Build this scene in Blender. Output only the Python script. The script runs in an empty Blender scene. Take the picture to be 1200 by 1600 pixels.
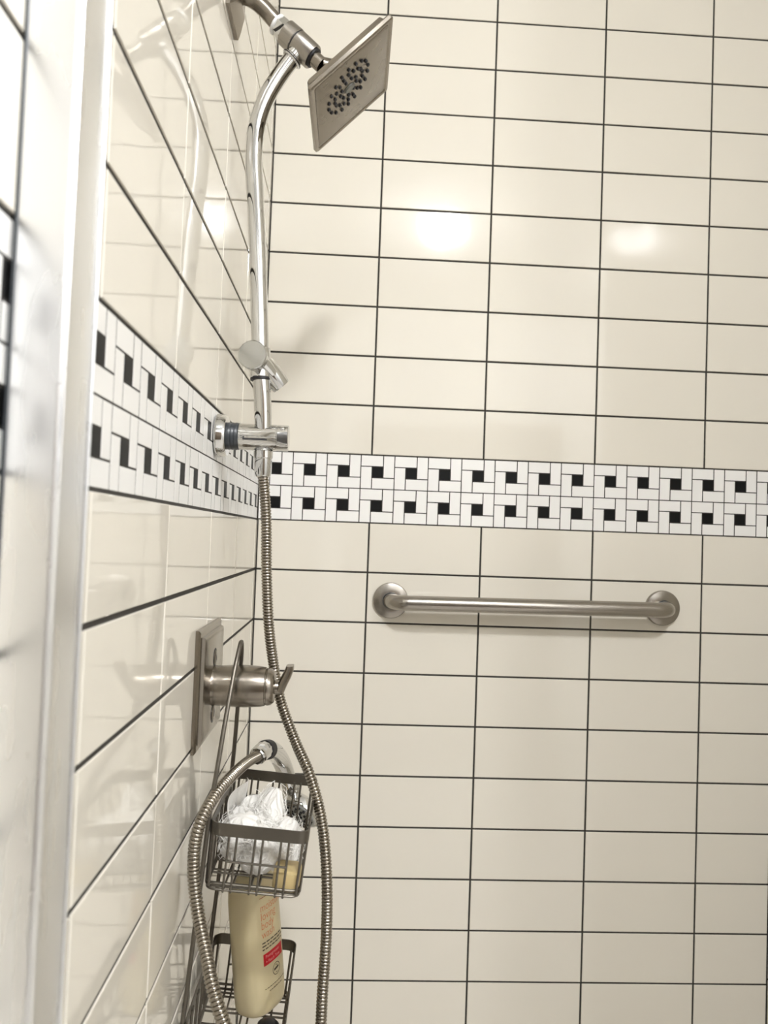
import bpy, math, random
from mathutils import Vector, Matrix

random.seed(7)
SC = bpy.context.scene
COL = SC.collection

# ------------------------------------------------------------------ camera
cam_d = bpy.data.cameras.new('camera')
cam = bpy.data.objects.new('camera', cam_d)
COL.objects.link(cam)
cam.matrix_world = Matrix((
    (0.9983361, -0.0377054, -0.0436269, 0.1669),
    (-0.0448589, -0.0324723, -0.9984654, -1.3203),
    (0.0362309, 0.9987612, -0.0341097, 1.4000),
    (0, 0, 0, 1)))
cam_d.sensor_fit = 'VERTICAL'
cam_d.sensor_height = 36.0
cam_d.sensor_width = 27.0
cam_d.lens = 1151.03 * 36.0 / 1600.0
cam_d.clip_start = 0.01
cam_d.dof.use_dof = True
cam_d.dof.focus_distance = 1.02
cam_d.dof.aperture_fstop = 7.5
SC.camera = cam

# ------------------------------------------------------------------ world, exposure
wd = bpy.data.worlds.new('world')
SC.world = wd
wd.use_nodes = True
wd.node_tree.nodes['Background'].inputs[0].default_value = (1.0, 0.96, 0.9, 1)
wd.node_tree.nodes['Background'].inputs[1].default_value = 0.05
SC.view_settings.view_transform = 'Standard'
SC.view_settings.look = 'None'
SC.view_settings.gamma = 1.0
SC.view_settings.use_curve_mapping = False
SC.view_settings.exposure = 0.04
LAMP_L = 330.0      # radiance of the lamp's glass dome
FILL_L = 330.0  # radiance of the second dome, added only as fill

# ------------------------------------------------------------------ materials
def new_mat(name):
    m = bpy.data.materials.new(name)
    m.use_nodes = True
    nt = m.node_tree
    return m, nt, nt.nodes['Principled BSDF']

def simple(name, col, rough=0.5, metal=0.0, bump=None, ior=None, sss=0.0, trans=0.0, alpha=1.0, aniso=None):
    m, nt, b = new_mat(name)
    b.inputs['Base Color'].default_value = (*col, 1)
    b.inputs['Roughness'].default_value = rough
    b.inputs['Metallic'].default_value = metal
    if ior: b.inputs['IOR'].default_value = ior
    if sss:
        b.inputs['Subsurface Weight'].default_value = sss
        b.inputs['Subsurface Radius'].default_value = (0.01, 0.008, 0.005)
    if trans: b.inputs['Transmission Weight'].default_value = trans
    b.inputs['Alpha'].default_value = alpha
    tc = nt.nodes.new('ShaderNodeTexCoord')
    nz = nt.nodes.new('ShaderNodeTexNoise')
    nz.inputs['Scale'].default_value = 60
    nt.links.new(tc.outputs['Object'], nz.inputs['Vector'])
    if aniso:   # brushed look: stretched fine noise drives roughness
        mp = nt.nodes.new('ShaderNodeMapping')
        mp.inputs['Scale'].default_value = aniso
        nt.links.new(tc.outputs['Object'], mp.inputs['Vector'])
        nt.links.new(mp.outputs['Vector'], nz.inputs['Vector'])
        nz.inputs['Scale'].default_value = 1.0
    mr = nt.nodes.new('ShaderNodeMapRange')
    mr.inputs['To Min'].default_value = max(0.0, rough * (0.85 if metal else 0.97))
    mr.inputs['To Max'].default_value = rough * (1.15 if metal else 1.03)
    nt.links.new(nz.outputs['Fac'], mr.inputs['Value'])
    nt.links.new(mr.outputs['Result'], b.inputs['Roughness'])
    if bump:
        n2 = nt.nodes.new('ShaderNodeTexNoise')
        n2.inputs['Scale'].default_value = bump[0]
        nt.links.new(tc.outputs['Object'], n2.inputs['Vector'])
        bp = nt.nodes.new('ShaderNodeBump')
        bp.inputs['Strength'].default_value = bump[1]
        bp.inputs['Distance'].default_value = bump[2]
        nt.links.new(n2.outputs['Fac'], bp.inputs['Height'])
        nt.links.new(bp.outputs['Normal'], b.inputs['Normal'])
    return m

def tile_mat(name, c1, c2, rough, wave=0.0006, spec=0.5):
    """glazed ceramic: small tone change from tile to tile, faint waviness of the glaze"""
    m, nt, b = new_mat(name)
    oi = nt.nodes.new('ShaderNodeObjectInfo')
    tc = nt.nodes.new('ShaderNodeTexCoord')
    ad = nt.nodes.new('ShaderNodeVectorMath'); ad.operation = 'ADD'
    nt.links.new(tc.outputs['Object'], ad.inputs[0])
    sc = nt.nodes.new('ShaderNodeVectorMath'); sc.operation = 'SCALE'
    sc.inputs[0].default_value = (31.0, 17.0, 23.0)
    nt.links.new(oi.outputs['Random'], sc.inputs['Scale'])
    nt.links.new(sc.outputs['Vector'], ad.inputs[1])
    nz = nt.nodes.new('ShaderNodeTexNoise'); nz.inputs['Scale'].default_value = 7.0
    nt.links.new(ad.outputs['Vector'], nz.inputs['Vector'])
    mx = nt.nodes.new('ShaderNodeMix'); mx.data_type = 'RGBA'
    mx.inputs[6].default_value = (*c1, 1); mx.inputs[7].default_value = (*c2, 1)
    mm = nt.nodes.new('ShaderNodeMath'); mm.operation = 'MULTIPLY_ADD'
    mm.inputs[1].default_value = 0.6; 
    nt.links.new(nz.outputs['Fac'], mm.inputs[0])
    m2 = nt.nodes.new('ShaderNodeMath'); m2.operation = 'MULTIPLY'; m2.inputs[1].default_value = 0.4
    nt.links.new(oi.outputs['Random'], m2.inputs[0])
    nt.links.new(m2.outputs[0], mm.inputs[2])
    nt.links.new(mm.outputs[0], mx.inputs[0])
    nt.links.new(mx.outputs[2], b.inputs['Base Color'])
    b.inputs['Roughness'].default_value = rough
    b.inputs['IOR'].default_value = 1.55
    b.inputs['Specular IOR Level'].default_value = spec
    if wave:
        n2 = nt.nodes.new('ShaderNodeTexNoise'); n2.inputs['Scale'].default_value = 18.0
        n2.inputs['Detail'].default_value = 1.0
        nt.links.new(ad.outputs['Vector'], n2.inputs['Vector'])
        bp = nt.nodes.new('ShaderNodeBump'); bp.inputs['Strength'].default_value = 0.35
        bp.inputs['Distance'].default_value = wave
        nt.links.new(n2.outputs['Fac'], bp.inputs['Height'])
        nt.links.new(bp.outputs['Normal'], b.inputs['Normal'])
    return m

def grid_tile_mat(name, col, mortar, w, h, rough, axes='xz'):
    """tiles of surfaces the photograph does not show"""
    m, nt, b = new_mat(name)
    tc = nt.nodes.new('ShaderNodeTexCoord')
    sp = nt.nodes.new('ShaderNodeSeparateXYZ'); cb = nt.nodes.new('ShaderNodeCombineXYZ')
    nt.links.new(tc.outputs['Object'], sp.inputs[0])
    nt.links.new(sp.outputs[axes[0].upper()], cb.inputs[0])
    nt.links.new(sp.outputs[axes[1].upper()], cb.inputs[1])
    br = nt.nodes.new('ShaderNodeTexBrick')
    br.offset = 0.0
    br.inputs['Color1'].default_value = (*col, 1); br.inputs['Color2'].default_value = (*col, 1)
    br.inputs['Mortar'].default_value = (*mortar, 1)
    br.inputs['Scale'].default_value = 1.0
    br.inputs['Mortar Size'].default_value = 0.0016
    br.inputs['Brick Width'].default_value = w; br.inputs['Row Height'].default_value = h
    nt.links.new(cb.outputs[0], br.inputs['Vector'])
    nt.links.new(br.outputs['Color'], b.inputs['Base Color'])
    b.inputs['Roughness'].default_value = rough
    return m

def emit(name, col, s):
    m, nt, b = new_mat(name)
    b.inputs['Base Color'].default_value = (0.8, 0.8, 0.8, 1)
    b.inputs['Emission Color'].default_value = (*col, 1)
    b.inputs['Emission Strength'].default_value = s
    return m

M = {}
M['tile'] = tile_mat('cream_glazed_tile', (0.725, 0.685, 0.598), (0.75, 0.708, 0.623), 0.05)
M['mosaic'] = tile_mat('white_mosaic', (0.81, 0.80, 0.775), (0.84, 0.825, 0.80), 0.30, 0.0)
M['black'] = tile_mat('black_mosaic', (0.006, 0.006, 0.006), (0.006, 0.006, 0.006), 0.45, 0.0, 0.12)
M['grout'] = simple('dark_grout', (0.036, 0.032, 0.027), 0.9, bump=(900, 0.4, 0.0004))
M['chrome'] = simple('polished_chrome', (0.66, 0.66, 0.65), 0.04, 1.0)
M['nickel'] = simple('brushed_nickel', (0.29, 0.26, 0.22), 0.23, 1.0, aniso=(60, 60, 60))
M['nickel_dark'] = simple('brushed_nickel_face', (0.25, 0.222, 0.185), 0.28, 1.0, aniso=(40, 40, 40))
M['stainless'] = simple('satin_stainless', (0.35, 0.325, 0.29), 0.25, 1.0, aniso=(40, 60, 60))
M['hose'] = simple('steel_hose', (0.33, 0.30, 0.255), 0.17, 1.0)
M['wire'] = simple('satin_wire', (0.15, 0.135, 0.112), 0.36, 0.85)
M['rubber'] = simple('charcoal_rubber', (0.035, 0.04, 0.045), 0.35)
M['nozzle'] = simple('black_rubber_nozzle', (0.008, 0.007, 0.009), 0.5)
M['alu'] = simple('satin_aluminium', (0.90, 0.91, 0.925), 0.28, 1.0, aniso=(60, 60, 12))
M['paint'] = simple('wall_paint', (0.80, 0.79, 0.77), 0.7)
M['ceil'] = simple('ceiling_paint', (0.80, 0.79, 0.76), 0.8)
M['floor'] = grid_tile_mat('floor_tile', (0.74, 0.71, 0.66), (0.20, 0.09, 0.08), 0.10, 0.10, 0.3, 'xy')
M['sidetile'] = grid_tile_mat('side_tile', (0.74, 0.70, 0.62), (0.05, 0.045, 0.04), 0.2036, 0.0902, 0.08, 'yz')
M['door'] = simple('tan_door', (0.16, 0.12, 0.085), 0.45)
M['mesh'] = simple('white_net', (0.86, 0.84, 0.80), 0.75, bump=(1400, 0.7, 0.0006))
M['thread'] = simple('white_net_thread', (0.90, 0.88, 0.84), 0.6)
M['soap'] = simple('yellow_soap', (0.55, 0.43, 0.21), 0.4, sss=0.15)
M['whitesoap'] = simple('white_soap', (0.84, 0.79, 0.72), 0.45, sss=0.3, bump=(120, 0.3, 0.001))
M['bottle'] = simple('cream_bottle', (0.60, 0.51, 0.31), 0.28, sss=0.15)
M['pink_print'] = simple('coral_print', (0.62, 0.20, 0.09), 0.5)
M['maroon_print'] = simple('maroon_print', (0.30, 0.05, 0.03), 0.5)
M['black_print'] = simple('dark_print', (0.05, 0.035, 0.02), 0.5)
M['red_print'] = simple('red_print', (0.52, 0.012, 0.02), 0.4)
M['light_print'] = simple('pale_pink_print', (0.82, 0.38, 0.36), 0.5)
M['cap'] = simple('black_plastic', (0.006, 0.006, 0.007), 0.35)
M['lens'] = emit('lamp_lens', (1.0, 0.95, 0.87), 9.0)

# ------------------------------------------------------------------ geometry helpers
class MB:
    def __init__(s): s.v = []; s.f = []
    def add(s, verts, faces):
        o = len(s.v)
        s.v += [Vector(p) for p in verts]
        s.f += [[i + o for i in f] for f in faces]
        return s
    def box(s, c, size, rot=None):
        hx, hy, hz = (d / 2 for d in size)
        vs = [Vector((x, y, z)) for x in (-hx, hx) for y in (-hy, hy) for z in (-hz, hz)]
        if rot: vs = [rot @ q for q in vs]
        vs = [q + Vector(c) for q in vs]
        return s.add(vs, [(0, 1, 3, 2), (4, 6, 7, 5), (0, 4, 5, 1), (2, 3, 7, 6), (0, 2, 6, 4), (1, 5, 7, 3)])
    def frame(s, axis):
        a = Vector(axis).normalized()
        t = Vector((0, 0, 1)) if abs(a.z) < 0.9 else Vector((0, 1, 0))
        u = a.cross(t).normalized(); w = a.cross(u).normalized()
        return a, u, w
    def lathe(s, o, axis, prof, n=32, cap=True):
        """prof: list of (distance along axis, radius)"""
        a, u, w = s.frame(axis); o = Vector(o)
        vs = []; fs = []
        for d, r in prof:
            for k in range(n):
                t = 2 * math.pi * k / n
                vs.append(o + a * d + (u * math.cos(t) + w * math.sin(t)) * r)
        for i in range(len(prof) - 1):
            for k in range(n):
                k2 = (k + 1) % n
                fs.append((i * n + k, (i + 1) * n + k, (i + 1) * n + k2, i * n + k2))
        if cap:
            fs.append(tuple(range(n)))
            fs.append(tuple(reversed([(len(prof) - 1) * n + k for k in range(n)])))
        return s.add(vs, fs)
    def tube(s, pts, r, n=10, closed=False, cap=True):
        pts = [Vector(p) for p in pts]; m = len(pts)
        rr = r if isinstance(r, (list, tuple)) else [r] * m
        vs = []; fs = []
        prev = None
        for i in range(m):
            if closed: t = pts[(i + 1) % m] - pts[i - 1]
            else: t = pts[min(i + 1, m - 1)] - pts[max(i - 1, 0)]
            t.normalize()
            if prev is None:
                _, u, w = s.frame(t)
            else:
                u = prev - t * prev.dot(t)
                if u.length < 1e-6: _, u, w = s.frame(t)
                u.normalize()
            w = t.cross(u); prev = u
            for k in range(n):
                a = 2 * math.pi * k / n
                vs.append(pts[i] + (u * math.cos(a) + w * math.sin(a)) * rr[i])
        for i in range(m if closed else m - 1):
            j = (i + 1) % m
            for k in range(n):
                k2 = (k + 1) % n
                fs.append((i * n + k, i * n + k2, j * n + k2, j * n + k))
        if cap and not closed:
            fs.append(tuple(reversed(range(n)))); fs.append(tuple((m - 1) * n + k for k in range(n)))
        return s.add(vs, fs)
    def loft(s, rings, cap=True):
        n = len(rings[0]); vs = [p for r in rings for p in r]; fs = []
        for i in range(len(rings) - 1):
            for k in range(n):
                k2 = (k + 1) % n
                fs.append((i * n + k, i * n + k2, (i + 1) * n + k2, (i + 1) * n + k))
        if cap:
            fs.append(tuple(reversed(range(n)))); fs.append(tuple((len(rings) - 1) * n + k for k in range(n)))
        return s.add(vs, fs)

def spline(pts, per=8, closed=False):
    P = [Vector(p) for p in pts]; n = len(P); out = []
    rng = range(n if closed else n - 1)
    for i in rng:
        if closed: a, b, c, d = P[i - 1], P[i], P[(i + 1) % n], P[(i + 2) % n]
        else: a, b, c, d = P[max(i - 1, 0)], P[i], P[i + 1], P[min(i + 2, n - 1)]
        for k in range(per):
            t = k / per
            out.append(0.5 * ((2 * b) + (c - a) * t + (2 * a - 5 * b + 4 * c - d) * t * t + (3 * b - a - 3 * c + d) * t ** 3))
    if not closed: out.append(P[-1])
    return out

def resample(pts, step):
    out = [pts[0].copy()]; acc = 0.0
    for a, b in zip(pts, pts[1:]):
        L = (b - a).length; d = step - acc
        while d <= L:
            out.append(a.lerp(b, d / L)); d += step
        acc = L - (d - step)
    return out

def mesh(name, mb, mat, org=(0, 0, 0), smooth=True, angle=35):
    me = bpy.data.meshes.new(name)
    o = Vector(org)
    me.from_pydata([tuple(p - o) for p in mb.v], [], mb.f)
    me.materials.append(mat)
    if smooth:
        me.shade_smooth()
        me.set_sharp_from_angle(angle=math.radians(angle))
    me.validate(); me.update()
    return me

def link(name, data, parent=None, loc=(0, 0, 0)):
    o = bpy.data.objects.new(name, data)
    COL.objects.link(o); o.location = loc
    if parent: o.parent = parent
    return o

def thing(name, label, cat, loc=(0, 0, 0), group=None):
    o = link(name, None, None, loc)
    o.empty_display_size = 0.02
    o['label'] = label; o['category'] = cat
    if group: o['group'] = group
    return o

def root_loc(o):
    while o.parent: o = o.parent
    return o.location

def part(name, mb, mat, parent, smooth=True, angle=35, label=None):
    o = link(name, mesh(name, mb, mat, root_loc(parent), smooth, angle), parent)
    if label: o['label'] = label
    return o

def struct(name, mb, mat, org=(0, 0, 0), label=None):
    o = link(name, mesh(name, mb, mat, org, False), None, org)
    o['kind'] = 'structure'
    if label: o['label'] = label
    return o

# ------------------------------------------------------------------ room shell
XR = 0.945          # right wall of the shower
YD = -0.963         # front of the shower
XE, YE, ZC = 1.95, -3.20, 2.80
G = 0.0016          # depth of the joints

wall_back = struct('wall_back', MB().box((XR / 2, 0.05 + G, ZC / 2), (XR + 0.2, 0.10, ZC)), M['grout'])
wall_left = struct('wall_left', MB().box((-0.05 - G, YE / 2, ZC / 2), (0.10, -YE + 0.1, ZC)), M['grout'])
struct('wall_right', MB().box((XR + 0.05, YD / 2, ZC / 2), (0.10, -YD, ZC)), M['sidetile'])
struct('wall_entry', MB().box(((XR + 0.1 + XE) / 2, YD + 0.05, ZC / 2), (XE - XR - 0.1, 0.10, ZC)), M['paint'])
struct('wall_far_right', MB().box((XE + 0.05, (YE + YD) / 2, ZC / 2), (0.10, YD - YE, ZC)), M['paint'])
struct('wall_front', MB().box((XE / 2, YE - 0.05, ZC / 2), (XE + 0.2, 0.10, ZC)), M['paint'])
struct('ceiling', MB().box((XE / 2, YE / 2, ZC + 0.05), (XE + 0.3, -YE + 0.3, 0.10)), M['ceil'])
struct('floor', MB().box((XE / 2, YE / 2, -0.05), (XE + 0.3, -YE + 0.3, 0.10)), M['floor'])
door = struct('door_1', MB().box((0.80, YE + 0.022, 1.05), (1.30, 0.040, 2.10)), M['door'])
part('handle', MB().lathe((0.85, YE + 0.04, 1.0), (0, 1, 0), [(0, 0.012), (0.03, 0.012), (0.035, 0.024), (0.055, 0.024), (0.062, 0.014)], 20), M['nickel'], door)

# ------------------------------------------------------------------ tiles
_tm = {}
def tile_mesh(kind, w, h, mat, b=0.0011, t=0.004):
    """a tile lying in the x-z plane, front face towards -y at y = 0, rounded glazed edge"""
    key = (kind, round(w, 4), round(h, 4))
    if key in _tm: return _tm[key]
    vs = []; fs = []
    for ins, dep in ((0, t), (0, b), (0.3 * b, 0.3 * b), (b, 0)):
        a, c = w / 2 - ins, h / 2 - ins
        vs += [(-a, dep, -c), (a, dep, -c), (a, dep, c), (-a, dep, c)]
    for i in range(3):
        for k in range(4):
            k2 = (k + 1) % 4
            fs.append((i * 4 + k, i * 4 + k2, (i + 1) * 4 + k2, (i + 1) * 4 + k))
    fs.append((12, 13, 14, 15))
    me = bpy.data.meshes.new(kind)
    me.from_pydata(vs, [], fs); me.materials.append(mat); me.update()
    _tm[key] = me
    return me

def put(kind, wall, u0, u1, z0, z1, mat, g, b, lip, gz=None, sink=0.0):
    """u runs along the wall; back wall: x = u; left wall: y = -u"""
    if u1 - u0 < g + 0.004 or z1 - z0 < g + 0.004: return
    me = tile_mesh(kind, u1 - u0 - g, z1 - z0 - (gz or g), mat, b)
    u, z = (u0 + u1) / 2, (z0 + z1) / 2
    o = bpy.data.objects.new(kind, me); COL.objects.link(o)
    if wall is wall_back:
        o.location = (u, sink + random.uniform(0, 0.0002), z); rz = 0.0
    else:
        o.location = (-sink - random.uniform(0, 0.0002), -u, z); rz = math.pi / 2
    o.rotation_euler = (random.gauss(0, lip), 0, rz + random.gauss(0, lip))
    o.parent = wall

ZT = [2.3583, 2.2681, 2.178, 2.0884, 1.998, 1.9072, 1.8162, 1.7255, 1.6357, 1.5465]   # joints above the band
ZB = [1.4250, 1.3358, 1.2465, 1.1567, 1.0666, 0.9762, 0.8868, 0.7974, 0.7087, 0.6201]  # joints below the band
while ZB[-1] > 0.09: ZB.append(ZB[-1] - 0.0892)
while ZT[0] < ZC - 0.12: ZT.insert(0, ZT[0] + 0.0904)
rows = [(ZT[0], ZC)] + [(b, a) for a, b in zip(ZT, ZT[1:])] + [(b, a) for a, b in zip(ZB, ZB[1:])] + [(0.0, ZB[-1])]
cols_b = [0.0, 0.1990, 0.4015, 0.6058, 0.8096, XR]
cols_l = [0.0, 0.0285, 0.2310, 0.4330, 0.6370, 0.8405, 1.044, 1.2476]
for z0, z1 in rows:
    for a, c in zip(cols_b, cols_b[1:]):
        put('tile', wall_back, a, c, z0, z1, M['tile'], 0.0031, 0.0011, 0.0022)
    for a, c in zip(cols_l, cols_l[1:]):
        put('tile', wall_left, a, c, z0, z1, M['tile'], 0.0026, 0.0009, 0.0016, 0.0046)

def mosaic(wall, u_start, u_end, cell, flip):
    zt, zb = ZT[-1], ZB[0]
    ch = (zt - zb) / 2; s = cell / 3; q = ch / 3
    u = u_start
    while u < u_end - 0.01:
        for r in range(2):
            top = zt - r * ch
            # pinwheel of four white bricks round a black square
            for kind, a0, a1, r0, r1, m in (
                    ('mosaic_tile', 0, 2, 0, 1, 'mosaic'), ('mosaic_tile', 2, 3, 0, 2, 'mosaic'),
                    ('black_mosaic_tile', 1, 2, 1, 2, 'black'),
                    ('mosaic_tile', 0, 1, 1, 3, 'mosaic'), ('mosaic_tile', 1, 3, 2, 3, 'mosaic')):
                if flip: a0, a1 = 3 - a1, 3 - a0
                x0, x1 = max(u + a0 * s, 0.0), min(u + a1 * s, u_end)
                put(kind, wall, x0, x1, top - r1 * q, top - r0 * q, M[m], 0.0017, 0.0002, 0.0012, None, 0.00132)
        u += cell
mosaic(wall_back, -0.0022, XR, 0.06077, False)
mosaic(wall_left, 0.0005 - 0.0055, 1.22, 0.0622, True)

# ------------------------------------------------------------------ ceiling lamp and added fill light
def dome_lamp(x, y, rad, L, label):
    t = thing('ceiling_lamp_or_fill', label, 'ceiling light', (x, y, ZC))
    part('base_ring', MB().lathe((x, y, ZC), (0, 0, -1), [(0, rad + 0.016), (0.010, rad + 0.014), (0.014, rad + 0.004), (0.010, rad - 0.002)], 40, False), M['nickel'], t)
    prof = [(0.008 + rad * 0.85 * math.sin(math.pi / 2 * k / 8), rad * math.cos(math.pi / 2 * k / 8) if k < 8 else rad * 0.02) for k in range(9)]
    part('glass_dome', MB().lathe((x, y, ZC), (0, 0, -1), prof, 24), emit('lamp_glass', (0.965, 0.98, 1.0), L), t)
dome_lamp(0.500, -1.88, 0.100, LAMP_L, 'round dome ceiling light in front of the shower')
dome_lamp(1.62, -2.30, 0.085, FILL_L, 'added dome fill light, unseen, over the far side of the bathroom')  # added out of view to brighten the room and the left wall

# ------------------------------------------------------------------ shower door jamb
t = thing('shower_door_jamb', 'satin aluminium upright door jamb fixed to the tiled left wall', 'door frame', (0, -0.94, 0))
def chan(x0, x1, y0, y1, r, n=5):
    pts = []
    for cx, cy, a0 in ((x1 - r, y0 + r, -90), (x1 - r, y1 - r, 0)):
        for k in range(n + 1):
            a = math.radians(a0 + 90 * k / n)
            pts.append((cx + r * math.cos(a), cy + r * math.sin(a)))
    return [(x0, y0)] + pts + [(x0, y1)]
pr = chan(0.0, 0.0268, -0.963, -0.9255, 0.0035)
part('channel', MB().loft([[Vector((x, y, z)) for x, y in pr] for z in (0.06, 1.98)]), M['alu'], t, angle=30)
part('front_bead', MB().tube([(0.0268, -0.9625, 0.06), (0.0268, -0.9625, 1.98)], 0.0009, 10), M['alu'], t)
part('back_bead', MB().tube([(0.0272, -0.9265, 0.06), (0.0272, -0.9265, 1.98)], 0.0009, 10), M['alu'], t)
part('wall_seal', MB().box((0.0006, -0.9636, 1.02), (0.0012, 0.0012, 1.92)), M['rubber'], t)
part('seal', MB().box((0.003, -0.9225, 1.02), (0.006, 0.006, 1.92)), simple('clear_seal', (0.75, 0.73, 0.68), 0.3), t)

# ------------------------------------------------------------------ grab bar
t = thing('grab_bar', 'satin stainless grab bar with two round flanges on the back wall', 'grab bar', (0.489, 0, 1.2885))
for x, z in ((0.2418, 1.2876), (0.7361, 1.2897)):
    f = part('flange', MB().lathe((x, 0.0, z), (0, -1, 0), [(0, 0.0318), (0.004, 0.0318), (0.0065, 0.0305), (0.0085, 0.024), (0.0098, 0.0165)], 48), M['stainless'], t)
    part('gasket_ring', MB().lathe((x, 0.0, z), (0, -1, 0), [(0.0085, 0.0150), (0.0112, 0.0146)], 32), M['rubber'], f)
S = 0.047
path = [(0.2418, -0.002, 1.2876), (0.2418, -0.018, 1.2876)]
for k in range(1, 9):
    a = math.pi / 2 * k / 8
    path.append((0.2418 + 0.029 * (1 - math.cos(a)), -0.018 - 0.029 * math.sin(a), 1.2876))
for k in range(8, 0, -1):
    a = math.pi / 2 * k / 8
    path.append((0.7361 - 0.029 * (1 - math.cos(a)), -0.018 - 0.029 * math.sin(a), 1.2897))
path += [(0.7361, -0.018, 1.2897), (0.7361, -0.002, 1.2897)]
part('bar', MB().tube(path, 0.0134, 24), M['stainless'], t)

# ------------------------------------------------------------------ shower column: arm, diverter, riser, bracket, square head
COLUMN = thing('shower_column', 'chrome shower column with curved riser pipe and square nickel rain head on the left wall', 'shower', (0, -0.44, 1.51))
Yc = -0.445
# square bevelled flange of the arm
def plate_x(mb, c, levels):
    """stepped square plate on the left wall: levels = (x, half height, half width)"""
    rings = []
    for x, hz, hy in levels:
        rings.append([Vector((x, c[0] + sy * hy, c[1] + sz * hz)) for sy, sz in ((-1, -1), (1, -1), (1, 1), (-1, 1))])
    return mb.loft(rings)
part('arm_flange', plate_x(MB(), (-0.455, 2.040), [(0, 0.034, 0.032), (0.005, 0.034, 0.032), (0.0085, 0.029, 0.027), (0.0145, 0.017, 0.016)]), M['nickel'], COLUMN, angle=20)
arm = spline([(0.002, -0.455, 2.0405), (0.016, -0.454, 2.0400), (0.028, -0.452, 2.0360), (0.0385, -0.450, 2.0290), (0.049, -0.448, 2.0195), (0.060, Yc, 2.0100)], 8)
part('arm', MB().tube(arm, 0.0096, 20), M['nickel'], COLUMN)
A = Vector((0.0840, Yc, 1.9890)); ax = Vector((0.765, 0, -0.645)).normalized()
part('hex_nut', MB().lathe(A, ax, [(-0.0370, 0.0100), (-0.0365, 0.0122), (-0.0270, 0.0128), (-0.024, 0.0128)], 6), M['chrome'], COLUMN, angle=20)
part('nut_ring', MB().lathe(A, ax, [(-0.0400, 0.0112), (-0.0390, 0.0126), (-0.0365, 0.0126), (-0.0355, 0.0112)], 28), simple('white_washer', (0.78, 0.78, 0.76), 0.4), COLUMN)
part('diverter_collar', MB().lathe(A, ax, [(-0.0245, 0.0135), (-0.0238, 0.0152), (-0.0085, 0.0156), (-0.0078, 0.0150)], 36), M['stainless'], COLUMN)
part('collar_gap', MB().lathe(A, ax, [(-0.0082, 0.0148), (-0.0060, 0.0148)], 36), M['nozzle'], COLUMN)
part('diverter_body', MB().lathe(A, ax, [(-0.0064, 0.0146), (-0.0060, 0.0152), (0.0190, 0.0148), (0.0200, 0.0142)], 36), M['stainless'], COLUMN)
part('outlet_seal', MB().lathe(A, ax, [(0.0198, 0.0118), (0.0222, 0.0118)], 30), M['nozzle'], COLUMN)
part('outlet_neck', MB().lathe(A, ax, [(0.0220, 0.0092), (0.0345, 0.0092)], 28), M['nickel'], COLUMN)
# the branch of the diverter and the riser
rz = [(0.0875, 1.9895), (0.0780, 1.9790), (0.0665, 1.9640), (0.0555, 1.9470), (0.0455, 1.9285), (0.0380, 1.9085), (0.0335, 1.8880), (0.0318, 1.8650), (0.0325, 1.8400), (0.0350, 1.8120), (0.0400, 1.7500), (0.0448, 1.6800), (0.0492, 1.6100), (0.0540, 1.5550), (0.0560, 1.5150)]
ry = [Yc + 0.022 * k / (len(rz) - 1) for k in range(len(rz))]
riser = spline([(x, y, z) for (x, z), y in zip(rz, ry)], 8)
bp_ = riser[8]
bd = (riser[10] - riser[6]).normalized()
part('diverter_branch', MB().lathe(bp_, bd, [(-0.016, 0.0112), (0.004, 0.0118), (0.0055, 0.0130), (0.0075, 0.0130), (0.009, 0.0115)], 32), M['chrome'], COLUMN)
part('branch_seal', MB().lathe(bp_, bd, [(0.0062, 0.01325), (0.0074, 0.01325)], 32), M['nozzle'], COLUMN)
part('riser_pipe', MB().tube(riser[8:], 0.0104, 24), M['chrome'], COLUMN)
# slider with a round knob and a handset cradle
K = Vector((0.0485, -0.4265, 1.6060))
part('slider_collar', MB().lathe((0.0500, -0.4265, 1.5870), (-0.06, 0, 1), [(0, 0.0116), (0.001, 0.0128), (0.036, 0.0128), (0.037, 0.0116)], 32), M['chrome'], COLUMN)
part('slider_seal', MB().lathe((0.0503, -0.4265, 1.5845), (-0.06, 0, 1), [(0, 0.0122), (0.003, 0.0122)], 32), M['nozzle'], COLUMN)
kn = part('slider_knob', MB().lathe((0.0450, -0.4330, 1.6085), (-0.10, -1, 0.02), [(0.0, 0.0150), (0.0125, 0.0168), (0.0205, 0.0172), (0.0215, 0.0162), (0.0218, 0.0100)], 40), simple('satin_chrome', (0.50, 0.50, 0.48), 0.22, 1.0), COLUMN)
# cradle: an open fork, right and below the knob
cd = Vector((0.56, 0.25, -0.62)).normalized()
mb = MB(); rings_o = []; c0 = Vector((0.0535, -0.4240, 1.6040))
_, cu, cw = mb.frame(cd)
def carc(d, r0, r1):
    ring = []
    for k in range(17):
        a = math.radians(-135 + 270 * k / 16)
        ring.append(c0 + cd * d + (cu * math.cos(a) + cw * math.sin(a)) * r1)
    for k in range(16, -1, -1):
        a = math.radians(-135 + 270 * k / 16)
        ring.append(c0 + cd * d + (cu * math.cos(a) + cw * math.sin(a)) * r0)
    return ring
mb.loft([carc(0.0, 0.0096, 0.0128), carc(0.010, 0.0096, 0.0132), carc(0.031, 0.0088, 0.0120), carc(0.033, 0.0090, 0.0112)])
part('handset_cradle', mb, M['chrome'], COLUMN)
part('cradle_web', MB().tube([(0.0500, -0.4400, 1.6080), (0.0600, -0.4310, 1.5990), (0.0680, -0.4250, 1.5900)], [0.0085, 0.0075, 0.005], 14), M['chrome'], COLUMN)
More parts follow.
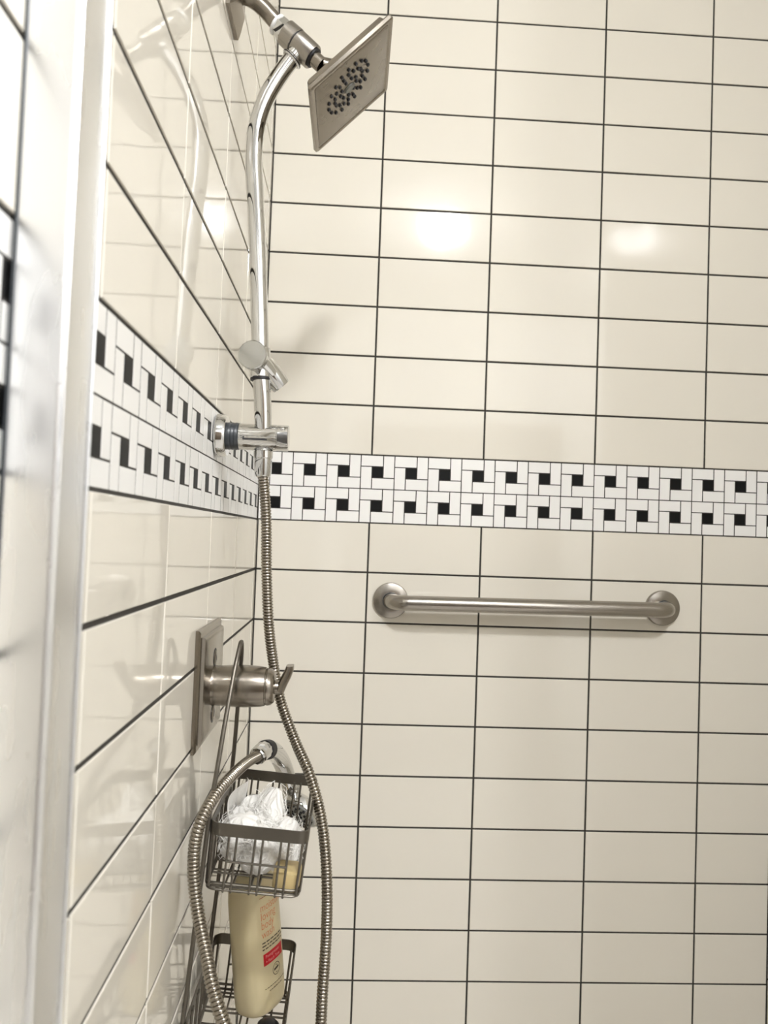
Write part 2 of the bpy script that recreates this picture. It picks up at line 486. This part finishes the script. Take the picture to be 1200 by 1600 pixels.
# lower wall bracket
B = Vector((0, -0.4200, 1.5160))
part('bracket_flange', MB().lathe(B, (1, 0, 0), [(0.0, 0.0255), (0.001, 0.0262), (0.0105, 0.0255), (0.0125, 0.0240), (0.0128, 0.0150)], 44), M['chrome'], COLUMN)
mb = MB(); prof = [(0.0120, 0.0160)]
for k in range(3): prof += [(0.0138 + k * 0.0042, 0.0166), (0.0160 + k * 0.0042, 0.0166), (0.0168 + k * 0.0042, 0.0161), (0.0176 + k * 0.0042, 0.0161)]
prof.append((0.0272, 0.0164))
part('bracket_boot', mb.lathe(B, (1, 0, 0), prof, 36), M['rubber'], COLUMN, label='ribbed charcoal rubber boot')
brk = part('bracket_body', MB().lathe(B, (1, 0, 0), [(0.0268, 0.0150), (0.0274, 0.0160), (0.0720, 0.0160), (0.0724, 0.0155), (0.0734, 0.0155), (0.0738, 0.0160), (0.0862, 0.0158), (0.0868, 0.0150)], 40), M['chrome'], COLUMN)
part('bracket_slot', MB().box((0.0475, B.y - 0.01545, 1.5130), (0.0290, 0.0014, 0.0050), Matrix.Rotation(math.radians(-8), 3, 'X')), M['nozzle'], brk)
part('slot_bar', MB().tube([(0.0350, B.y - 0.0159, 1.5136), (0.0720, B.y - 0.0159, 1.5136)], 0.0012, 8), M['chrome'], brk)
part('set_screw', MB().lathe((0.0796, B.y - 0.0118, B.z + 0.0092), (0, -0.78, 0.62), [(0, 0.0030), (0.0012, 0.0030), (0.0024, 0.0022), (0.0030, 0.0008)], 16), M['chrome'], brk)
part('hose_coupling', MB().lathe((0.0565, -0.4200, 1.5030), (0.02, 0.03, -1), [(0, 0.0085), (0.003, 0.0098), (0.0035, 0.0116), (0.0120, 0.0116), (0.0130, 0.0108), (0.030, 0.0104), (0.0345, 0.0090), (0.0360, 0.0065)], 32), M['chrome'], COLUMN)

# square head, tilted
E1 = Vector((0.7055, 0, 0.7087)).normalized(); E2 = Vector((0, 1, 0)); N = Vector((E1.z, 0, -E1.x))
H = Vector((0.1483, -0.440, 1.9420))
def sq(half1, half2, d, r=0.004, n=3):
    """rounded square ring at distance d behind (negative) or before the face"""
    ring = []
    for sx, sy, a0 in ((1, 1, 0), (-1, 1, 90), (-1, -1, 180), (1, -1, 270)):
        for k in range(n + 1):
            a = math.radians(a0 + 90 * k / n)
            p = (sx * (half1 - r) + r * math.cos(a), sy * (half2 - r) + r * math.sin(a))
            ring.append(H + E1 * p[0] + E2 * p[1] + N * d)
    return ring
head = part('rain_head', MB().loft([sq(0.020, 0.020, -0.0180), sq(0.050, 0.055, -0.0155), sq(0.0570, 0.0620, -0.0140), sq(0.0585, 0.0635, -0.0075), sq(0.0625, 0.0675, -0.0068), sq(0.0640, 0.0690, -0.0050), sq(0.0640, 0.0690, -0.0012), sq(0.0625, 0.0675, 0.0), sq(0.0595, 0.0645, 0.0), sq(0.0585, 0.0635, -0.0012), sq(0.0565, 0.0615, -0.0016)]), M['nickel'], COLUMN, angle=25)
part('spray_face', MB().loft([sq(0.0568, 0.0618, -0.0022), sq(0.0568, 0.0618, -0.0010), sq(0.0555, 0.0605, -0.0006)]), M['nickel_dark'], head, angle=25)
c = H + N * -0.016
part('head_socket', MB().lathe(c, -N, [(-0.002, 0.0200), (0.004, 0.0190), (0.0075, 0.0165), (0.009, 0.0150)], 36), M['nickel'], head)
part('socket_ring', MB().lathe(c, -N, [(0.0086, 0.0160), (0.0092, 0.0176), (0.0122, 0.0176), (0.0128, 0.0160)], 36), M['nozzle'], head)
part('ball_neck', MB().tube([c - N * 0.012, c - N * 0.020, A + ax * 0.0335], [0.0118, 0.0105, 0.0092], 24), M['nickel'], head)
NOZ = [(0.0144, -0.041), (0.0215, -0.0333), (0.0252, -0.0228), (0.0247, -0.0118), (0.0055, -0.0442), (0.0095, -0.0313), (0.014, -0.0259), (0.0162, -0.02), (0.0018, -0.0348), (-0.0054, -0.0442), (0.0164, -0.0106), (0.0211, 0.0006), (0.0133, -0.0029), (0.0057, -0.0195), (0.0066, -0.0109), (-0.0013, -0.0244), (-0.0059, -0.0353), (-0.0165, -0.0413), (-0.0136, -0.0322), (-0.0103, -0.0238), (-0.0263, -0.0334), (-0.0201, -0.0268), (-0.0169, -0.0152), (-0.0254, -0.0199), (-0.0338, -0.024), (-0.0282, -0.0118), (-0.0192, -0.008), (-0.0148, 0.0), (-0.006, 0.003), (0.0019, -0.0023), (0.0081, 0.0043), (0.0141, 0.0101), (0.0012, 0.0099), (0.0039, 0.0172), (-0.0066, 0.012), (-0.0285, -0.0035), (-0.0268, 0.0023), (-0.0208, 0.009), (-0.0142, 0.0124), (-0.0067, 0.0214), (-0.0381, -0.0136), (-0.0386, -0.0019), (-0.0347, 0.0086), (-0.0277, 0.0166), (-0.0175, 0.0219)]
nm = MB().lathe((0, 0, 0), N, [(-0.0012, 0.0023), (0.0008, 0.0022), (0.0016, 0.0016)], 10)
nme = mesh('nozzle', nm, M['nozzle'])
for a, b in NOZ:
    o = link('nozzle', nme, head, H + E1 * a + E2 * b - COLUMN.location)
mb = MB(); r0 = []; r1 = []
for k in range(24):
    a = 2 * math.pi * k / 24
    r0.append(H + E1 * (-0.0047 + 0.009 * math.cos(a)) + E2 * (-0.0093 + 0.006 * math.sin(a)) + N * -0.001)
    r1.append(H + E1 * (-0.0047 + 0.0075 * math.cos(a)) + E2 * (-0.0093 + 0.0048 * math.sin(a)) + N * 0.0014)
part('center_boss', mb.loft([r0, r1]), simple('boss_plastic', (0.12, 0.12, 0.10), 0.3), head)

# ------------------------------------------------------------------ valve
V = thing('shower_valve', 'brushed nickel shower valve with square plate and lever handle on the left wall', 'shower valve', (0, -0.428, 1.2200))
vy, vz, vz2 = -0.428, 1.2210, 1.2165
pl = part('plate', plate_x(MB(), (vy, vz), [(0.0, 0.0680, 0.0675), (0.0035, 0.0680, 0.0675), (0.0055, 0.0655, 0.0650), (0.0060, 0.0600, 0.0595), (0.0092, 0.0585, 0.0580), (0.0105, 0.0545, 0.0540)]), M['nickel'], V, angle=20)
for s in (-1, 1):
    sc_ = part('screw', MB().lathe((0.0100, vy, vz2 + s * 0.0330), (1, 0, 0), [(0, 0.0085), (0.0012, 0.0085), (0.0022, 0.0065)], 20), M['nickel_dark'], pl)
    part('screw_recess', MB().lathe((0.0104, vy, vz2 + s * 0.0330), (1, 0, 0), [(0, 0.0112), (0.0003, 0.0112)], 24), M['nozzle'], pl)
    part('screw_slot', MB().box((0.0120, vy, vz2 + s * 0.0330), (0.0008, 0.0015, 0.0080), Matrix.Rotation(0.6 * s, 3, 'X')), M['nozzle'], sc_)
part('sleeve', MB().lathe((0.0100, vy, vz2), (1, 0, 0), [(0.0, 0.0240), (0.004, 0.0232), (0.020, 0.0244), (0.038, 0.0249), (0.056, 0.0238), (0.062, 0.0226), (0.0625, 0.0216), (0.0640, 0.0216), (0.0645, 0.0222), (0.0690, 0.0214), (0.0725, 0.0180), (0.0735, 0.0120)], 48), M['nickel'], V)
hd = part('handle_hub', MB().lathe((0.0800, vy, vz2 - 0.0005), (1, 0, 0), [(0, 0.0085), (0.010, 0.0080), (0.0130, 0.0070), (0.0138, 0.004)], 28), M['nickel'], V)
# lever: curved flat blade rising from the hub
mb = MB(); rings = []
for x, z, hw, th, tx in ((0.0895, 1.2120, 0.0090, 0.0050, 0.50), (0.0925, 1.2215, 0.0100, 0.0056, 0.42), (0.0965, 1.2300, 0.0105, 0.0056, 0.30), (0.0995, 1.2375, 0.0105, 0.0052, 0.10), (0.1002, 1.2425, 0.0095, 0.0046, -0.05)):
    dz = Vector((math.cos(tx), 0, -math.sin(tx)))
    ring = []
    for k in range(16):
        a = 2 * math.pi * k / 16
        ca, sa = math.cos(a), math.sin(a)
        ring.append(Vector((x, vy, z)) + dz * th * math.copysign(abs(ca) ** 0.6, ca) + Vector((0, 1, 0)) * hw * math.copysign(abs(sa) ** 0.6, sa))
    rings.append(ring)
part('lever', mb.loft(rings), M['nickel'], hd)

# ------------------------------------------------------------------ wire caddy
TA = math.radians(4.9)
EX = Vector((math.cos(TA), 0, -math.sin(TA))); EZ = Vector((math.sin(TA), 0, math.cos(TA))); L0 = Vector((0.0270, 0, 1.0880))
def cad(lx, y, lz): return L0 + EX * lx + EZ * lz + Vector((0, y, 0))
CAD = thing('shower_caddy', 'two-tier satin wire shower caddy hanging on the valve sleeve', 'shower caddy', cad(0.05, -0.42, -0.295))
Y0, Y1, DX = -0.512, -0.326, 0.108       # near end, far end, depth
WR = 0.0013
def rrect(x0, x1, y0, y1, r, n=5):
    pts = []
    for cx, cy, a0 in ((x1 - r, y1 - r, 0), (x0 + r, y1 - r, 90), (x0 + r, y0 + r, 180), (x1 - r, y0 + r, 270)):
        for k in range(n + 1):
            a = math.radians(a0 + 90 * k / n)
            pts.append((cx + r * math.cos(a), cy + r * math.sin(a)))
    return pts
def wpart(name, pts, parent, r=WR, closed=False):
    return part(name, MB().tube([cad(*p) for p in pts], r, 8, closed), M['wire'], parent)
def basket(top, depth, dx, label):
    # rim: a flat band
    hb = 0.0135; th = 0.0012
    ro = rrect(0, dx, Y0, Y1, 0.012); ri = rrect(th, dx - th, Y0 + th, Y1 - th, 0.011)
    mb = MB(); n = len(ro)
    vs = [cad(x, y, top) for x, y in ro] + [cad(x, y, top - hb) for x, y in ro] + [cad(x, y, top - hb) for x, y in ri] + [cad(x, y, top) for x, y in ri]
    fs = []
    for r in range(4):
        for k in range(n):
            k2 = (k + 1) % n
            fs.append((r * n + k, ((r + 1) % 4) * n + k, ((r + 1) % 4) * n + k2, r * n + k2))
    mb.add(vs, fs)
    bk = part('basket', mb, M['wire'], CAD, label=label)
    zb = top - depth
    i = 0.004                                   # the sides draw in a little
    for dz in (0.0, 0.0062):
        wpart('floor_wire', [(x, y, zb + dz) for x, y in rrect(i, dx - i, Y0 + i, Y1 - i, 0.010)], bk, 0.0015, True)
    # pairs of U wires that run down the near face, along the floor and up the far face
    for c in (0.25, 0.51, 0.77):
        for d in (-0.0042, 0.0042):
            x = dx * c + d
            wpart('basket_wire', [(x, Y0 + 0.0015, top - hb + 0.003), (x, Y0 + i - 0.001, zb + 0.002), (x, Y0 + i + 0.0006, zb - 0.0022), (x, Y0 + i + 0.004, zb - 0.0024),
                                  (x, Y1 - i - 0.004, zb - 0.0024), (x, Y1 - i - 0.0006, zb - 0.0022), (x, Y1 - i + 0.001, zb + 0.002), (x, Y1 - 0.0015, top - hb + 0.003)], bk)
    # pairs of cross wires on the floor that climb the two long sides
    nc = 6
    for k in range(nc):
        yc = Y0 + (Y1 - Y0) * (k + 0.5) / nc
        for d in (-0.0038, 0.0038):
            y = yc + d
            wpart('cross_wire', [(0.0015, y, top - hb + 0.003), (i - 0.001, y, zb + 0.003), (i + 0.001, y, zb), (i + 0.004, y, zb - 0.0002),
                                 (dx - i - 0.004, y, zb - 0.0002), (dx - i - 0.001, y, zb), (dx - i + 0.001, y, zb + 0.003), (dx - 0.0015, y, top - hb + 0.003)], bk)
    zm = top - depth * 0.56
    f = 0.56 * i
    wpart('face_wire', [(dx * 0.21, Y0 + f - 0.001, zm), (dx * 0.81, Y0 + f - 0.001, zm)], bk)
    wpart('face_wire', [(dx * 0.21, Y1 - f + 0.001, zm), (dx * 0.81, Y1 - f + 0.001, zm)], bk)
    # corner wires
    for x, y in ((0.006, Y0), (dx - 0.006, Y0), (0.006, Y1), (dx - 0.006, Y1)):
        sx = 1 if x < dx / 2 else -1; sy = 1 if y == Y0 else -1
        wpart('corner_wire', [(x, y + sy * 0.003, top - hb + 0.002), (x + sx * 0.001, y + sy * 0.006, zb + 0.002)], bk, 0.0015)
    return bk
basket(0.0, 0.0715, DX, 'upper wire basket')
basket(-0.2150, 0.0690, DX, 'lower wire basket')
# hanger: one rod bent over the valve sleeve, its two ends run down behind both baskets
yc = -0.4330
hang = [(-0.002, Y0 + 0.008, -0.292), (-0.002, Y0 + 0.008, -0.10), (-0.002, Y0 + 0.008, 0.0), (-0.001, -0.4990, 0.050), (-0.001, -0.4800, 0.1080), (-0.001, -0.4610, 0.1500), (-0.001, -0.4430, 0.1760), (-0.001, yc, 0.1820),
        (-0.001, -0.4220, 0.1750), (-0.001, -0.4080, 0.1480), (-0.001, -0.3920, 0.1080), (-0.001, -0.3720, 0.050), (-0.002, -0.3550, 0.0), (-0.002, -0.3500, -0.10), (-0.002, -0.3500, -0.292)]
part('hanger_rod', MB().tube(spline([cad(*p) for p in hang], 8), 0.0026, 12), M['wire'], CAD)

# ------------------------------------------------------------------ metal hose
hose_pts = [(0.0572, -0.4190, 1.4690), (0.0592, -0.4130, 1.4500), (0.0620, -0.4047, 1.4100), (0.0640, -0.3945, 1.3463), (0.0690, -0.3900, 1.2825),
            (0.0775, -0.3800, 1.2249), (0.0876, -0.3790, 1.1849), (0.1078, -0.3874, 1.1400), (0.1275, -0.4071, 1.1072), (0.1425, -0.4163, 1.0645), (0.1505, -0.4252, 1.0227),
            (0.1548, -0.4330, 0.9743), (0.1556, -0.4330, 0.9214), (0.1539, -0.4402, 0.8671), (0.1530, -0.4520, 0.8200), (0.1480, -0.4900, 0.7900), (0.1300, -0.5500, 0.7950), (0.1040, -0.5930, 0.8450), (0.0820, -0.6030, 0.8950),
            (0.0640, -0.5988, 0.9325), (0.0508, -0.5891, 0.9593), (0.0392, -0.5693, 0.9814), (0.0265, -0.5480, 1.0061), (0.0182, -0.5370, 1.0383), (0.0165, -0.5330, 1.0696), (0.0208, -0.5290, 1.0947), (0.0300, -0.5060, 1.1125), (0.0409, -0.4690, 1.1215), (0.0518, -0.4195, 1.1232), (0.0623, -0.3798, 1.1209)]
hp = resample(spline(hose_pts, 16), 0.00076)
HR = 0.0066
wave = (0.80, 0.97, 1.03, 1.03, 0.97)
HOSE = thing('shower_hose', 'ribbed steel shower hose looping from the bracket round the caddy', 'hose', (0.1539, -0.4402, 0.80))
part('hose', MB().tube(hp, [HR * wave[i % 5] for i in range(len(hp))], 12), M['hose'], HOSE, angle=60)

# ------------------------------------------------------------------ hand shower
HS = thing('hand_shower', 'chrome hand shower hanging head down behind the upper caddy basket', 'hand shower', (0.1095, -0.2720, 0.98))
hh = spline([(0.0600, -0.3870, 1.1205), (0.0660, -0.3660, 1.1225), (0.0735, -0.3400, 1.1160), (0.0809, -0.3046, 1.0960), (0.0880, -0.2861, 1.0735), (0.0945, -0.2760, 1.0500), (0.0995, -0.2690, 1.0360)], 8)
nh = len(hh)
part('handle', MB().tube(hh[10:], [0.0118 + 0.0012 * math.sin(math.pi * k / (nh - 10)) - 0.002 * (k / (nh - 10)) for k in range(nh - 10)], 24), M['chrome'], HS)
part('grip_ring', MB().tube(hh[9:14], 0.0126, 24), M['nozzle'], HS)
part('hose_nut', MB().tube(hh[0:10], [0.0090, 0.0105, 0.0112, 0.0115, 0.0117, 0.0118, 0.0118, 0.0118, 0.0119, 0.0119], 12), M['chrome'], HS, angle=15)
hn = Vector((-0.45, -0.62, -0.64)).normalized(); hc = Vector((0.1095, -0.2720, 1.0155))
hb_ = part('spray_head', MB().lathe(hc, hn, [(-0.016, 0.012), (-0.012, 0.024), (-0.006, 0.0315), (0.004, 0.0330), (0.006, 0.0325), (0.0065, 0.029)], 40), M['chrome'], HS)
part('spray_plate', MB().lathe(hc, hn, [(0.0062, 0.0292), (0.0076, 0.0285), (0.0080, 0.0200)], 40), simple('grey_spray_plate', (0.42, 0.43, 0.43), 0.3, 0.4), hb_)
part('neck_ring', MB().tube([hh[-6], hh[-4]], 0.0128, 24), M['chrome'], HS)
mb0 = MB(); _, hu, hw_ = mb0.frame(hn)
nm2 = mesh('spray_nozzle', MB().lathe((0, 0, 0), hn, [(0, 0.0022), (0.0025, 0.0017)], 8), M['nozzle'])
for ring_r, cnt in ((0.0075, 6), (0.0155, 12), (0.0235, 18)):
    for k in range(cnt):
        a = 2 * math.pi * k / cnt + ring_r * 40
        link('spray_nozzle', nm2, hb_, hc + hn * 0.0076 + (hu * math.cos(a) + hw_ * math.sin(a)) * ring_r - HS.location)

# ------------------------------------------------------------------ bath pouf, soap in the upper basket
from mathutils import noise
PF = thing('bath_pouf', 'white net bath pouf bunched up in the upper caddy basket', 'bath pouf', cad(0.055, -0.42, -0.066))
rnd = random.Random(3)
LOBES = [   # base point, tip, half width, pleats, pointedness
    ((0.076, -0.420, 1.030), (0.0866, -0.404, 1.0900), 0.0225, 9, 1.3),
    ((0.096, -0.430, 1.024), (0.1090, -0.424, 1.0610), 0.0225, 7, 1.6),
    ((0.056, -0.458, 1.044), (0.0550, -0.462, 1.0765), 0.0225, 8, 4.0),
    ((0.062, -0.398, 1.030), (0.0600, -0.390, 1.0760), 0.0240, 8, 1.4),
    ((0.094, -0.460, 1.043), (0.0980, -0.462, 1.0610), 0.0190, 7, 2.0),
    ((0.076, -0.468, 1.034), (0.0750, -0.470, 1.0690), 0.0205, 7, 2.6),
    ((0.052, -0.420, 1.030), (0.0450, -0.412, 1.0700), 0.0195, 8, 1.5)]
def lobe_pt(L, a, h, k=1.0):
    b, t_, w, n, pw = L
    b = Vector(b); t_ = Vector(t_); d = t_ - b; ln = d.length; d /= ln
    u = d.cross(Vector((0, 1, 0.2))).normalized(); v = d.cross(u)
    prof = math.sqrt(max(0.0, 1 - max(0.0, h) ** pw)) if h >= 0 else math.sqrt(max(0.0, 1 - (h / 0.55) ** 2))
    pl = 1 + 0.13 * math.sin(n * a + 2.2 * h + ln * 300) * (0.4 + 0.6 * abs(h))
    q = Vector((math.cos(a) * 1.3, math.sin(a) * 1.3, h * 2)) + b * 60
    nz = 1 + 0.22 * noise.noise(q) + 0.16 * noise.noise(q * 2.7)
    r = w * prof * pl * nz * k
    lean = (u * noise.noise(q * 0.9 + Vector((5, 5, 5))) + v * noise.noise(q * 0.9)) * 0.006 * max(h, 0)
    return b + d * ln * h * (1 + (k - 1) * 0.7) + (u * math.cos(a) + v * math.sin(a)) * r + lean
for L in LOBES:
    hs = [-0.54, -0.45, -0.3, -0.1, 0.1, 0.3, 0.5, 0.65, 0.78, 0.88, 0.95, 0.985]
    part('net_fold', MB().loft([[lobe_pt(L, 2 * math.pi * k / 48, h) for k in range(48)] for h in hs]), M['mesh'], PF, angle=180)
# loose net threads round the folds
mb = MB()
for L in LOBES:
    for k in range(70):
        a0 = rnd.uniform(0, 6.28); da = rnd.uniform(-1.6, 1.6); h0 = rnd.uniform(-0.3, 0.5); h1 = rnd.uniform(0.4, 0.97); k0 = rnd.uniform(1.02, 1.26); ph = rnd.uniform(0, 6)
        mb.tube([lobe_pt(L, a0 + da * i / 15 + 0.12 * math.sin(i * 1.3 + ph), h0 + (h1 - h0) * i / 15, k0 + 0.03 * math.sin(i * 0.9 + ph)) for i in range(16)], 0.00036, 3, cap=False)
o = part('loose_threads', mb, M['thread'], PF); o['kind'] = 'stuff'
# loose fold of net that stands up along the back of the basket: thin diamond mesh
mb = MB()
def fold(u, v):
    y = -0.475 + 0.115 * u
    z = 0.010 * v * math.sin(math.pi * u) - 0.056 + 0.056 * v - 0.010 * v * (1 - u)
    return cad(0.010 + 0.007 * math.sin(6 * u + 3 * v) + 0.006 * v, y, z)
for k in range(46):
    for sgn in (1, -1):
        pts = []
        for i in range(20):
            v = i / 19; u = (k / 45) + sgn * (v - 0.5) * 0.5
            if 0 <= u <= 1: pts.append(fold(u, v))
        if len(pts) > 2: mb.tube(pts, 0.00024, 3, cap=False)
pts = [fold(i / 30, 1.0) for i in range(31)]
mb.tube(pts, 0.0004, 4)
o = part('net_sheet', mb, M['thread'], PF); o['kind'] = 'stuff'

def soap_bar(name, label, c, size, rot, mat):
    t = thing(name, label, 'soap', c)
    mb = MB(); n = 24; rings = []
    R = Matrix.Rotation(TA, 3, 'Y') @ Matrix.Rotation(rot, 3, 'Z')
    for d, s in ((-0.5, 0.86), (-0.44, 0.96), (-0.3, 1.0), (0.3, 1.0), (0.44, 0.96), (0.5, 0.86)):
        ring = []
        for k in range(n):
            a = 2 * math.pi * k / n
            ca, sa = math.cos(a), math.sin(a)
            p = Vector((size[0] / 2 * s * math.copysign(abs(ca) ** 0.45, ca), size[1] / 2 * s * math.copysign(abs(sa) ** 0.45, sa), d * size[2]))
            ring.append(Vector(c) + R @ p)
        rings.append(ring)
    part('soap_bar', mb.loft(rings), mat, t)
    return t
soap_bar('soap', 'small yellow soap bar in the outer near corner of the upper basket', cad(0.0890, -0.4860, -0.0600), (0.031, 0.036, 0.021), 0.0, M['soap'])

# ------------------------------------------------------------------ body wash bottle in the lower basket
PHI = math.radians(58); TB = math.radians(-6.2)
BU = Vector((math.cos(PHI), math.sin(PHI), 0)); BN = Vector((math.sin(PHI), -math.cos(PHI), 0))
BR = Matrix.Rotation(TB, 3, 'Y')
B0 = Vector((0.0750, -0.3600, 0.8035))
BA, BB, BE = 0.0335, 0.0255, 2.0 / 2.7
def bsurf(th, h, k=1.0, off=0.0):
    """point of the bottle's skin: th measured from the front normal, h height along the bottle"""
    s, c = math.sin(th), math.cos(th)
    u = BA * k * math.copysign(abs(s) ** BE, s); v = BB * k * math.copysign(abs(c) ** BE, c)
    nrm = (BU * (u / BA ** 2) + BN * (v / BB ** 2)).normalized()
    return B0 + BR @ (BU * u + BN * v + nrm * off + Vector((0, 0, h)))
BOT = thing('body_wash_bottle', 'cream bottle of body wash with coral lettering standing in the lower caddy basket', 'bottle', B0)
prof = [(0.0, 0.82), (0.0012, 0.90), (0.004, 0.955), (0.010, 0.985), (0.03, 1.0), (0.11, 1.0), (0.135, 1.0), (0.150, 0.96), (0.158, 0.85), (0.163, 0.66), (0.165, 0.45)]
body = part('bottle_body', MB().loft([[bsurf(2 * math.pi * i / 64, h, k) for i in range(64)] for h, k in prof]), M['bottle'], BOT, angle=60)
part('cap', MB().lathe(bsurf(0, 0.164, 0.001), BR @ Vector((0, 0, 1)), [(0, 0.0125), (0.001, 0.0135), (0.020, 0.0130), (0.0215, 0.0115)], 32), simple('white_cap', (0.75, 0.73, 0.66), 0.4), BOT)
# table that turns arc length on the front skin into the angle th
ARC = [(0.0, 0.0)]; acc = 0.0
for i in range(1, 1201):
    t_ = 1.45 * i / 1200
    acc += (bsurf(t_, 0) - bsurf(1.45 * (i - 1) / 1200, 0)).length
    ARC.append((acc, t_))
def th_of(s):
    a = abs(s)
    for (a0, t0), (a1, t1) in zip(ARC, ARC[1:]):
        if a <= a1: return math.copysign(t0 + (t1 - t0) * (a - a0) / max(a1 - a0, 1e-9), s)
    return math.copysign(ARC[-1][1] + (a - ARC[-1][0]) * 20, s)
def wrap(pts2):     # (s, h) -> skin
    return [bsurf(th_of(s), h, 1.0, 0.0003) for s, h in pts2]
def text_part(name, body_txt, s0, h0, size, mat, parent, squeeze=1.0, bold=0.0):
    cu = bpy.data.curves.new(name, 'FONT'); cu.body = body_txt; cu.size = size; cu.offset = bold; cu.resolution_u = 3
    to = bpy.data.objects.new(name, cu); COL.objects.link(to)
    dg = bpy.context.evaluated_depsgraph_get()
    me = bpy.data.meshes.new_from_object(to.evaluated_get(dg))
    mb = MB(); mb.add(wrap([(s0 + v.co.x * squeeze, h0 + v.co.y) for v in me.vertices]), [list(p.vertices) for p in me.polygons])
    bpy.data.objects.remove(to); bpy.data.curves.remove(cu); bpy.data.meshes.remove(me)
    return part(name, mb, mat, parent, smooth=False)
def strip(name, s0, s1, h0, h1, mat, parent, slope=0.0, n=14):
    mb = MB(); vs = []; fs = []
    for i in range(n + 1):
        s = s0 + (s1 - s0) * i / n
        vs += wrap([(s, h0 + slope * (s - s0)), (s, h1 + slope * (s - s0))])
    for i in range(n): fs.append((2 * i, 2 * i + 2, 2 * i + 3, 2 * i + 1))
    return part(name, mb.add(vs, fs), mat, parent, smooth=False)
S0 = -0.0175
strip('logo_stroke', S0, S0 + 0.030, 0.1425, 0.1433, M['maroon_print'], body)
for k, w in enumerate(('moisture', 'loving', 'body', 'wash')):
    text_part('lettering', w, S0, 0.1262 - 0.0109 * k, 0.0140, M['pink_print'], body, 0.82, -0.00012)
rw = random.Random(5)
for k in range(3):
    s = S0
    while s < S0 + 0.036:
        w = rw.uniform(0.003, 0.007)
        strip('small_print', s, s + w, 0.0872 - 0.0040 * k, 0.0887 - 0.0040 * k, M['black_print'], body, 0, 4); s += w + 0.0014
red = strip('red_panel', S0 + 0.0005, S0 + 0.0370, 0.0600, 0.0745, M['red_print'], body)
def lift(o, d):
    for v in o.data.vertices: v.co += (BR @ BN) * d
lift(text_part('lettering', 'Pomegranate', S0 + 0.0035, 0.0688, 0.0054, M['light_print'], red, 0.9), 0.0003)
lift(text_part('lettering', '+ Peach Tree', S0 + 0.0035, 0.0625, 0.0054, M['light_print'], red, 0.9), 0.0003)
# round seal
mb = MB(); vs = []; fs = []
for k in range(28):
    a = 2 * math.pi * k / 28
    vs += wrap([(S0 + 0.022 + 0.0072 * math.cos(a), 0.0480 + 0.0076 * math.sin(a)), (S0 + 0.022 + 0.0064 * math.cos(a), 0.0480 + 0.0068 * math.sin(a))])
for k in range(28):
    k2 = (k + 1) % 28; fs.append((2 * k, 2 * k2, 2 * k2 + 1, 2 * k + 1))
seal = part('round_seal', mb.add(vs, fs), M['black_print'], body, smooth=False)
strip('seal_mark', S0 + 0.0175, S0 + 0.0265, 0.0465, 0.0491, M['black_print'], seal, 0.18)
strip('seal_mark', S0 + 0.0205, S0 + 0.0235, 0.0519, 0.0527, M['black_print'], seal)
strip('seal_mark', S0 + 0.0205, S0 + 0.0235, 0.0431, 0.0439, M['black_print'], seal)
for k, (a0, a1) in enumerate(((0.0, 0.037), (0.007, 0.031))):
    s = S0 + a0
    while s < S0 + a1:
        w = rw.uniform(0.002, 0.004)
        strip('small_print', s, s + w, 0.0320 - 0.0046 * k, 0.0329 - 0.0046 * k, M['black_print'], body, 0, 3); s += w + 0.0010

# small black capped bottle, nearest the camera in the lower basket
bc = cad(0.0880, -0.4660, -0.2815)
KB = thing('black_bottle', 'small black bottle with domed top in the near half of the lower basket', 'bottle', bc)
part('bottle_body', MB().lathe(bc, EZ, [(0, 0.0125), (0.001, 0.0138), (0.028, 0.0140), (0.030, 0.0132)], 28), M['cap'], KB)
part('cap', MB().lathe(bc + EZ * 0.030, EZ, [(0, 0.0125), (0.012, 0.0130), (0.0165, 0.0122), (0.0190, 0.0095), (0.0200, 0.0050)], 28), M['cap'], KB)
